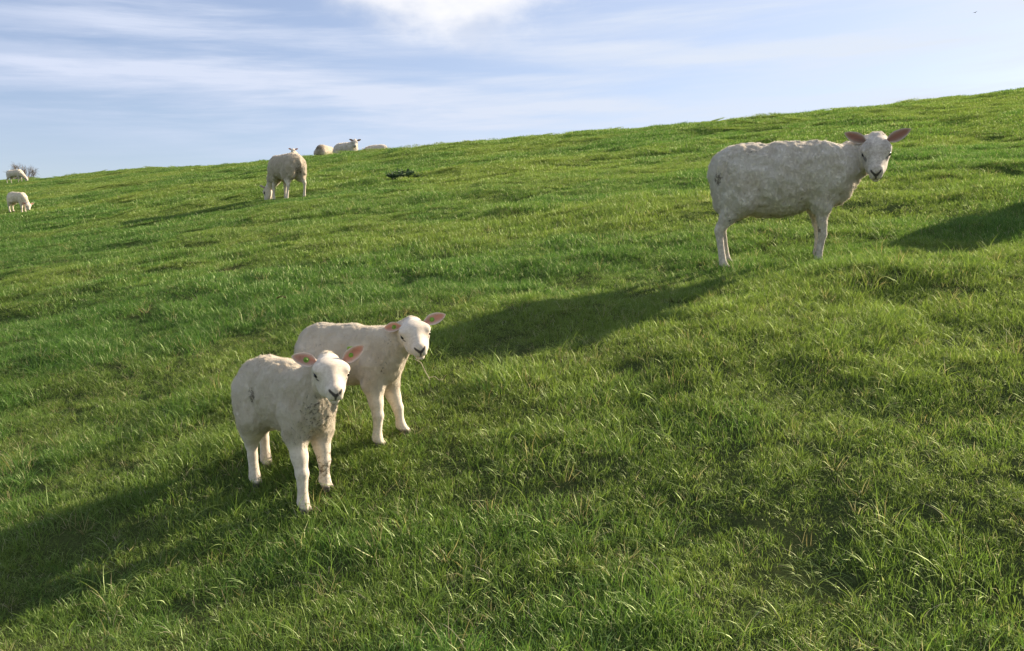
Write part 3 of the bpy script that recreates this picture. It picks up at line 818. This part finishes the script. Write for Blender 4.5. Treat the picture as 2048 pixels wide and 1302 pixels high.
    legm = (1 - sstep(bot * .72 * legbare, bot * 1.02 * legbare, lz + nz * .02)) if not lying else np.zeros(len(V))
    bare = np.clip(face + legm, 0, 1)
    def gs(c, r, sh=1.0):
        d = np.sqrt((((q - np.array(c)) / np.array(r)) ** 2).sum(1)); return 1 - sstep(.75, 1.15, d * sh + nz * .12)
    dark = np.zeros(len(V))
    def seg(p0, p1, w0, w1, amt, xmin=.24):
        p0, p1 = np.array(p0), np.array(p1); d_ = p1 - p0; yz = q[:, 1:]
        t_ = np.clip(((yz - p0) @ d_) / (d_ @ d_), 0, 1); dd = np.linalg.norm(yz - p0 - t_[:, None] * d_, axis=1) / (w0 + t_ * (w1 - w0))
        return (1 - sstep(.7, 1.25, dd + nz * .15)) * (q[:, 0] > xmin) * amt
    for s in (-1, 1):
        dark = np.maximum(dark, seg((s * .027, .008), (s * .003, -.012), .0066, .0100, .95))
        dark = np.maximum(dark, gs((.110, s * .080, .011), (.027, .022, .0145)) * .95)
        dark = np.maximum(dark, gs((.134, s * .070, -.002), (.020, .014, .006)) * .8)
        dark = np.maximum(dark, seg((0, -.050 - mouth_open * .5), (s * .030, -.046), .0034 + mouth_open * .5, .002, .75, .235))
    dark = np.maximum(dark, seg((0, -.012), (0, -.046), .0075, .0040, .88))
    for c, r, a in facemarks: dark = np.maximum(dark, gs(c, r) * a)
    drt = np.zeros(len(V))
    for c, r, a in dirt:
        d = np.sqrt((((V - np.array(c)) / np.array(r)) ** 2).sum(1)); drt = np.maximum(drt, (1 - sstep(.4, 1.1, d)) * a)
    hoof = np.zeros(len(V))
    if not lying:
        gzv = np.interp(V[:, 0], [xh - .1, xh + .1, xf - .1, xf + .1], [wz(xh, 0)] * 2 + [wz(xf, 0)] * 2) if False else None
        for k, f in enumerate(ft):
            s = 1 if k % 2 == 0 else -1
            fx, fy = f if abs(f[1]) < .9 else (f[0], s * hw * .52)
            gz = wz(fx, fy); d = np.hypot(V[:, 0] - fx, V[:, 1] - fy)
            hoof = np.maximum(hoof, (d < lr * 3.2) * (1 - sstep(lr * .8, lr * 1.3, V[:, 2] - gz)))
    mask = np.stack([bare, dark, drt, hoof], 1)
    # fleece relief
    N = vnormals(V, F); fl = (1 - bare)
    sz = top / .83
    amp = fl * sz * (.0075 * vnoise(V[:, 0] / (.05 * sz), V[:, 1] / (.05 * sz), V[:, 2] / (.05 * sz), seed=51 + seed)
                     + .0060 * vnoise(V[:, 0] / (.020 * sz), V[:, 1] / (.020 * sz), V[:, 2] / (.034 * sz), seed=52))
    amp += sz * (.010 if D is LAMB else .004) * vnoise(V[:, 0] / (.16 * sz), V[:, 1] / (.16 * sz), V[:, 2] / (.16 * sz), seed=53 + seed) * fl
    V = V + N * amp[:, None] * relief
    mat = mat or (M_LAMB if D is LAMB else M_EWE)
    body = mesh_obj('body', V, F, mat, root, attrs={'mask': mask})
    if nfib:
        fv, ff, fm = fibres(V, F, mask, nfib, fiblen, fibw, 900 + seed)
        fo = mesh_obj('fleece', fv, ff, fibmat or (M_FIB_LAMB if D is LAMB else M_FIB_EWE), root, smooth=False, attrs={'mask': fm}); fo['kind'] = 'stuff'
    # eyes
    for s in (-1, 1):
        c = H((.112, s * .0725, .0115)); r = .0155 * HS
        th, ph = np.meshgrid(np.linspace(0, math.pi, 9), np.linspace(0, 2 * math.pi, 13)[:-1], indexing='ij')
        ev = np.stack([np.sin(th) * np.cos(ph), np.sin(th) * np.sin(ph), np.cos(th)], -1).reshape(-1, 3) * np.array([1.25, 1, .85]) * r
        ev = ev @ Rh.T + c
        ef = np.array([[i * 12 + j, i * 12 + (j + 1) % 12, (i + 1) * 12 + (j + 1) % 12, (i + 1) * 12 + j] for i in range(8) for j in range(12)])
        mesh_obj('eye', ev, ef[:, ::-1], M_EYE, root)
    el, ew = D['ear']
    es = ears or [dict(d=(-.25, 1, .25), up=(.65, .25, .7)), dict(d=(-.25, -1, .25), up=(.65, -.25, .7))]
    for k, s in enumerate((1, -1)):
        e = es[k]
        base = H((.018, s * .066, .036)); d = Rh @ np.array(e['d'], float); up = Rh @ np.array(e['up'], float)
        ev, ef, em = ear_mesh(base, d, up, el * e.get('len', 1), ew * e.get('w', 1), e.get('cup', .5), e.get('droop', 0))
        eo = mesh_obj('ear', ev, ef, M_EAR if D is LAMB else M_EAR_EWE, root, attrs={'mask': em})
        if tags and tags[k]:
            dn = d / np.linalg.norm(d); un = up - dn * (up @ dn); un /= np.linalg.norm(un)
            tv, tf = disc_stud(np.array(base) + dn * el * .36 - un * (.0 * ew), un, *tags[k][:2])
            to = mesh_obj('ear_tag', tv, tf, tags[k][2], eo, smooth=False)
            if len(tags[k]) > 3:
                tv, tf = flag_tag(np.array(base) + dn * el * .36 - un * .012, tags[k][3], un + .3 * dn, .024, .03)
                mesh_obj('tag_flag', tv, tf, tags[k][2], eo, smooth=False)
    return root

# ------------------------------------------------------------------ the animals (x, y on the ground in metres, yaw of the body)
def all_animals():
    GL, GE = 'lambs grazing on the dike', 'ewes on the dike'
    build_sheep('lamb', 'front lamb, white, with mud on its foreleg and green button tags in both ears', 'lamb', (-.835, 3.10), -43, LAMB,
                group=GL, scale=.96, head_pos=(.278, .008, .515), head_yaw=-26, head_pitch=28, head_roll=0,
                feet=[(.166, .062), (.21, -.062), (-.225, .047), (-.15, -.048)],
                nfib=42000, fiblen=.0075, fibw=.0009, vox=.0062, voxh=.0026, tags=[(.0085, .0022, M_TAG, (0, 0, 1)), (.010, .0024, M_TAG)],
                dirt=[((.16, .062, .12), (.05, .05, .10), .66), ((-.06, -.10, .37), (.035, .04, .05), .6), ((-.15, -.08, .42), (.02, .03, .03), .5), ((.2, -.06, .25), (.12, .1, .09), .36), ((.22, .0, .33), (.16, .13, .13), .46)], seed=1, relief=.8,
                ears=[dict(d=(-.25, .85, .55), up=(.8, .1, .5), cup=.6, len=.95), dict(d=(-.2, -1, .22), up=(.7, .1, .6), cup=.55, len=.9)])
    build_sheep('lamb', 'lamb behind the front lamb, chewing a long dry straw', 'lamb', (-.65, 3.41), -22, LAMB,
                group=GL, scale=.92, head_pos=(.325, -.03, .498), head_yaw=-50, head_pitch=28, head_roll=9,
                feet=[(.215, .070), (.17, -.065), (-.185, .06), (-.18, -.055)],
                nfib=36000, fiblen=.006, fibw=.0009, vox=.0064, voxh=.0028, tags=[(.0105, .0022, M_TAG, (0, 0, 1)), (.010, .0024, M_TAG)],
                dirt=[((.18, -.06, .33), (.08, .06, .08), .48), ((.22, -.04, .42), (.08, .06, .10), .38), ((-.1, -.1, .4), (.03, .03, .03), .4)], seed=2, mouth_open=.006, relief=.5,
                ears=[dict(d=(-.15, 1, .15), up=(.5, .1, .5), cup=.65), dict(d=(-.5, -.9, -.3), up=(.5, -.4, .5), cup=.9, len=.85)])
    build_sheep('ewe', 'large white ewe standing side on at the right, looking at the camera', 'sheep', (1.85, 5.90), -6, EWE,
                group=GE, neck_bend=(-.02, .06, -.035), head_pos=(.60, -.07, .785), head_yaw=-106, head_pitch=44, head_roll=0, tilt=.35, belly=.05,
                feet=[(.27, .08), (.235, -.09), (-.335, .10), (-.385, -.09)],
                nfib=100000, fiblen=.010, fibw=.0009, vox=.0105, voxh=.0045, legbare=.8,
                dirt=[((-.44, -.13, .56), (.05, .08, .075), .6), ((-.22, -.16, .75), (.09, .08, .05), .45), ((-.36, -.12, .3), (.08, .08, .06), .5), ((.10, -.2, .42), (.02, .05, .02), .8), ((.24, -.1, .22), (.04, .04, .05), .7), ((0, 0, .30), (.3, .3, .06), .42)],
                facemarks=[((.145, .058, .005), (.026, .03, .016), .75), ((.145, -.058, .005), (.026, .03, .016), .75), ((.085, .05, .05), (.04, .03, .03), .25), ((.085, -.05, .05), (.04, .03, .03), .25)], seed=3,
                ears=[dict(d=(-.42, 1, .32), up=(.65, -.05, .7), cup=.4, len=1.05), dict(d=(-.38, -1, .34), up=(.65, .05, .7), cup=.4)])
    build_sheep('ewe', 'ewe seen from behind with brown soiled rump, grazing downhill of the resting ones', 'sheep', (-4.12, 15.7), 132, EWE,
                group=GE, head_pos=(.60, .05, .26), head_yaw=25, head_pitch=72, mat=M_TAN, fibmat=M_FIB_TAN, nfib=22000, fiblen=.014, fibw=.003, vox=.016, voxh=.008,
                dirt=[((-.47, 0, .5), (.12, .12, .24), .56), ((-.42, .1, .25), (.1, .1, .16), .7), ((-.3, -.15, .4), (.2, .1, .2), .40)], seed=4, tail=-.03,
                feet=[(.30, .11), (.22, -.08), (-.30, .16), (-.40, -.13)],
                ears=[dict(d=(-.1, 1, .1), up=(.6, .2, .5)), dict(d=(-.1, -1, .1), up=(.6, -.2, .5))])
    build_sheep('lamb', 'lamb showing only its head above the back of the grazing ewe', 'lamb', (-6.38, 25.2), -80, LAMB, scale=.98,
                group=GL, head_pos=(.27, 0, .53), head_yaw=0, head_pitch=38, vox=.014, voxh=.008, nfib=3000, fiblen=.012, fibw=.003, seed=5)
    build_sheep('ewe', 'dark rumped ewe lying at the crest, leftmost of the three resting sheep', 'sheep', (-7.42, 34.2), 75, EWE,
                group=GE, head_pos=(.50, .12, .66), head_yaw=20, head_pitch=40, lying=True, mat=M_TAN, vox=.02, voxh=.012, nfib=8000, fiblen=.03, fibw=.006, seed=6, scale=1.15,
                dirt=[((-.45, 0, .4), (.25, .3, .25), .6)])
    build_sheep('ewe', 'ewe lying at the crest facing the camera, middle of the three resting sheep', 'sheep', (-6.35, 32.9), -32, EWE,
                group=GE, head_pos=(.46, -.02, .84), head_yaw=-48, head_pitch=38, lying=True, vox=.02, voxh=.010, nfib=8000, fiblen=.03, fibw=.006, seed=7, scale=1.08)
    build_sheep('ewe', 'sheep lying half hidden behind the crest, rightmost of the three resting sheep', 'sheep', (-5.28, 33.6), 165, EWE,
                group=GE, head_pos=(.56, 0, .66), head_yaw=0, head_pitch=50, lying=True, vox=.02, voxh=.012, nfib=8000, fiblen=.03, fibw=.006, seed=8, scale=.88)
    build_sheep('lamb', 'small white lamb grazing low at the left edge, well below the crest', 'lamb', (-11.6, 20.1), -12, LAMB,
                group=GL, head_pos=(.33, -.04, .21), head_yaw=-28, head_pitch=62, vox=.012, voxh=.007, nfib=5000, fiblen=.010, fibw=.003, seed=9, scale=.95,
                ears=[dict(d=(-.3, 1, .1), up=(.6, .2, .5)), dict(d=(-.3, -1, .1), up=(.6, -.2, .5))])
    build_sheep('ewe', 'cream sheep grazing on the crest beside the bare shrub', 'sheep', (-28.0, 48.4), 2, EWE,
                group=GE, head_pos=(.66, -.05, .30), head_yaw=-10, head_pitch=58, vox=.022, voxh=.014, nfib=5000, fiblen=.03, fibw=.007, seed=10, scale=.92,
                feet=[(.34, .10), (.22, -.09), (-.28, .10), (-.42, -.09)])
    build_sheep('ewe', 'ewe standing beyond the right edge, known by its shadow on the grass', 'sheep', (4.85, 7.1), 60, EWE,
                group=GE, head_pos=(.60, 0, .84), head_yaw=10, head_pitch=40, vox=.022, voxh=.014, seed=11)
all_animals()

# ------------------------------------------------------------------ plants and small things
def tube(path, radii, n=5):
    path = np.asarray(path, float); V = []; F = []
    for i, p in enumerate(path):
        d = path[min(i + 1, len(path) - 1)] - path[max(i - 1, 0)]; d /= np.linalg.norm(d) + 1e-9
        a = np.cross(d, [0.31, 0.2, 0.93]); a /= np.linalg.norm(a) + 1e-9; b = np.cross(d, a)
        for k in range(n):
            t = 2 * math.pi * k / n; V.append(p + (a * math.cos(t) + b * math.sin(t)) * radii[i])
    for i in range(len(path) - 1):
        for k in range(n): F.append([i * n + k, i * n + (k + 1) % n, (i + 1) * n + (k + 1) % n, (i + 1) * n + k])
    return np.array(V), np.array(F)
def join(parts):
    V = []; F = []; o = 0
    for v, f in parts: V.append(v); F.append(f + o); o += len(v)
    return np.vstack(V), np.vstack(F)

M_WEED = plain('dark_weed_leaf', (0.055, 0.105, 0.045), 0.6, 0.3, 0.25, bscale=20)
M_TWIG = plain('grey_twig', (0.17, 0.14, 0.11), 0.9, 0.1)
M_STRAW = plain('pale_straw', (0.66, 0.55, 0.36), 0.6, 0.3, 0.2)
M_LEAF = plain('brown_leaf', (0.34, 0.24, 0.14), 0.7, 0.2, 0.2)
M_BIRD = plain('black_feather', (0.02, 0.02, 0.022), 0.7, 0.2)

def weed():
    x0, y0 = -2.2, 17.4; g = np.random.default_rng(5)
    root = bpy.data.objects.new('weed_clump', None); COL.objects.link(root); root.location = (x0, y0, float(ground_z(x0, y0)))
    tag(root, 'dark green weed clump on the open grass below the crest', 'weed')
    stems = []; V = []; F = []
    for i in range(46):
        a = g.random() * 6.283; r = math.sqrt(g.random()); bx_, by_ = math.cos(a) * r * .20, math.sin(a) * r * .16
        tx_, ty_ = math.cos(a) * r * .40, math.sin(a) * r * .30
        hh = g.uniform(.13, .25) * (1 - .55 * r * r)
        pth = [(bx_, by_, -.02), ((bx_ + tx_) / 2, (by_ + ty_) / 2, hh * .6), (tx_, ty_, hh)]
        stems.append(tube(pth, [.004, .003, .0015], 4))
        for j in range(26):
            s = g.uniform(.2, 1); p = np.array(pth[0]) * (1 - s) + np.array(pth[2]) * s + np.array([0, 0, .08 * s * (1 - s)])
            d = g.normal(0, 1, 3); d[2] = abs(d[2]) * .7; d /= np.linalg.norm(d); sd_ = np.cross(d, g.normal(0, 1, 3)); sd_ /= np.linalg.norm(sd_)
            nn = np.cross(d, sd_); l = g.uniform(.035, .075); w = l * .38; b = len(V)
            V += [p, p + d * l * .5 + sd_ * w * .5 + nn * .006, p + d * l - nn * .006, p + d * l * .5 - sd_ * w * .5 + nn * .006]; F.append([b, b + 1, b + 2, b + 3])
    sv_, sf_ = join(stems); mesh_obj('stems', sv_, sf_, M_WEED, root)
    o = mesh_obj('leaves', np.array(V), np.array(F), M_WEED, root, smooth=False); o['kind'] = 'stuff'
weed()

def shrub():
    x0, y0 = -44.5, 78.0; g = np.random.default_rng(9); z0 = float(ground_z(x0, y0)); top = SHRUB_TOP - z0
    root = bpy.data.objects.new('bare_shrub', None); COL.objects.link(root); root.location = (x0, y0, z0)
    tag(root, 'bare leafless grey shrub behind the crest at the far left', 'shrub')
    tw = []
    for i in range(11):
        lean = -1 + 2 * i / 10 + g.normal(0, .1)
        p = np.array([lean * .35, g.normal(0, .3), -.1]); tip = np.array([lean * 1.15 + g.normal(0, .15) + .1, g.normal(0, .6), top * (1 - .16 * lean * lean) * g.uniform(.80, .92)])
        path = [p + (tip - p) * s + np.array([g.normal(0, .05), g.normal(0, .05), 0]) * (s > 0) for s in np.linspace(0, 1, 7)]
        v, f = tube(path, np.linspace(.055, .010, 7), 5); mesh_obj('stem', v, f, M_TWIG, root)
        for j in range(60):
            s = g.uniform(.3, 1); q = p + (tip - p) * s; ln_ = g.uniform(.2, .5)
            d = (tip - p) / np.linalg.norm(tip - p) + g.normal(0, .55, 3); d /= np.linalg.norm(d)
            e = q + d * ln_; tw.append(tube([q, (q + e) / 2 + g.normal(0, .03, 3), e], [.011, .008, .004], 3))
            for k in range(3):
                q2 = q + (e - q) * g.uniform(.3, 1); d2 = d + g.normal(0, .5, 3); d2 /= np.linalg.norm(d2); tw.append(tube([q2, q2 + d2 * g.uniform(.1, .35)], [.007, .003], 3))
    v, f = join(tw); o = mesh_obj('twigs', v, f, M_TWIG, root); o['kind'] = 'stuff'
SHRUB_TOP = CAM_Z + (520 - 329) / 1700 * 78.0
shrub()

def px_pt(x, y, Y):
    """design-time helper: the spot that lies Y metres ahead of the photographer along a sight line"""
    p = math.atan(131 / 1700.0); dx = (x - 1024) / 1700; dz = -(y - 651) / 1700
    d = np.array([dx, math.cos(p) + dz * math.sin(p), -math.sin(p) + dz * math.cos(p)]); q = d * Y / d[1]; q[2] += CAM_Z; return q
STRAW = [(829, 718, 3.16), (842, 725, 3.14), (850, 742, 3.13), (860, 760, 3.12)]
STRAW2 = [(857, 755, 3.14), (870, 753, 3.12), (878, 760, 3.10), (886, 759, 3.10), (889, 753, 3.09), (893, 749, 3.08)]
v, f = join([tube([px_pt(*q) for q in STRAW], [.0016] * 4, 5), tube([px_pt(*q) for q in STRAW2], [.0015, .0014, .0013, .0012, .001, .0008], 5)])
tag(mesh_obj('straw', v, f, M_STRAW), 'long kinked dry straw hanging from the mouth of the rear lamb', 'straw')

def leaf_thing():
    x0, y0 = -1.70, 6.25; z = float(ground_z(x0, y0)) + .035
    V = []; n = 7
    for i in range(n):
        s = i / (n - 1); w = .013 * math.sin(math.pi * (s * .9 + .06)); 
        for t in (-1, 0, 1): V.append((x0 + (s - .5) * .075, y0 + t * w, z + .018 * math.sin(s * 2.6) + .010 * abs(t)))
    F = [[i * 3 + j, (i + 1) * 3 + j, (i + 1) * 3 + j + 1, i * 3 + j + 1] for i in range(n - 1) for j in (0, 1)]
    V = np.array(V); F = np.array(F); V2 = V + np.array([0, 0, -.0015]); 
    tag(mesh_obj('dead_leaf', np.vstack([V, V2]), np.vstack([F, F[:, ::-1] + len(V)]), M_LEAF), 'small curled brown leaf lying in the grass left of the lambs', 'leaf')
leaf_thing()

def bird():
    c = px_pt(1950, 25, 70.0); root = bpy.data.objects.new('flying_bird', None); COL.objects.link(root); root.location = tuple(c); root.rotation_euler = (0, 0, .5)
    tag(root, 'tiny dark bird flying high in the sky at the top right', 'bird')
    B = Blob(); B.ell((0, 0, 0), (.075, .028, .026), .02); B.ell((.075, 0, .008), (.022, .018, .018), .02); B.cap((.09, 0, .006), (.115, 0, .003), .007, .002, .005); B.ell((-.09, 0, 0), (.05, .022, .006), .02)
    V, F = B.mesh(.006); mesh_obj('body', V, F, M_BIRD, root)
    for s in (-1, 1):
        pts = [(.035, 0), (.05, .08), (.02, .20), (-.02, .14), (-.035, 0)]
        V = [np.array((x, s * y, .012 + .25 * y - .4 * y * y + o)) for o in (0, -.003) for x, y in pts]
        n = 5; F = [[i, (i + 1) % n, n + (i + 1) % n, n + i] for i in range(n)] + [[0, 1, 3, 4], [n + 4, n + 3, n + 1, n]] + [[1, 2, 3, 3]][:0]
        o = mesh_obj('wing', np.array(V), [np.array(F), np.array([[1, 2, 3], [n + 3, n + 2, n + 1]])], M_BIRD, root, smooth=False)
bird()
build_grass()
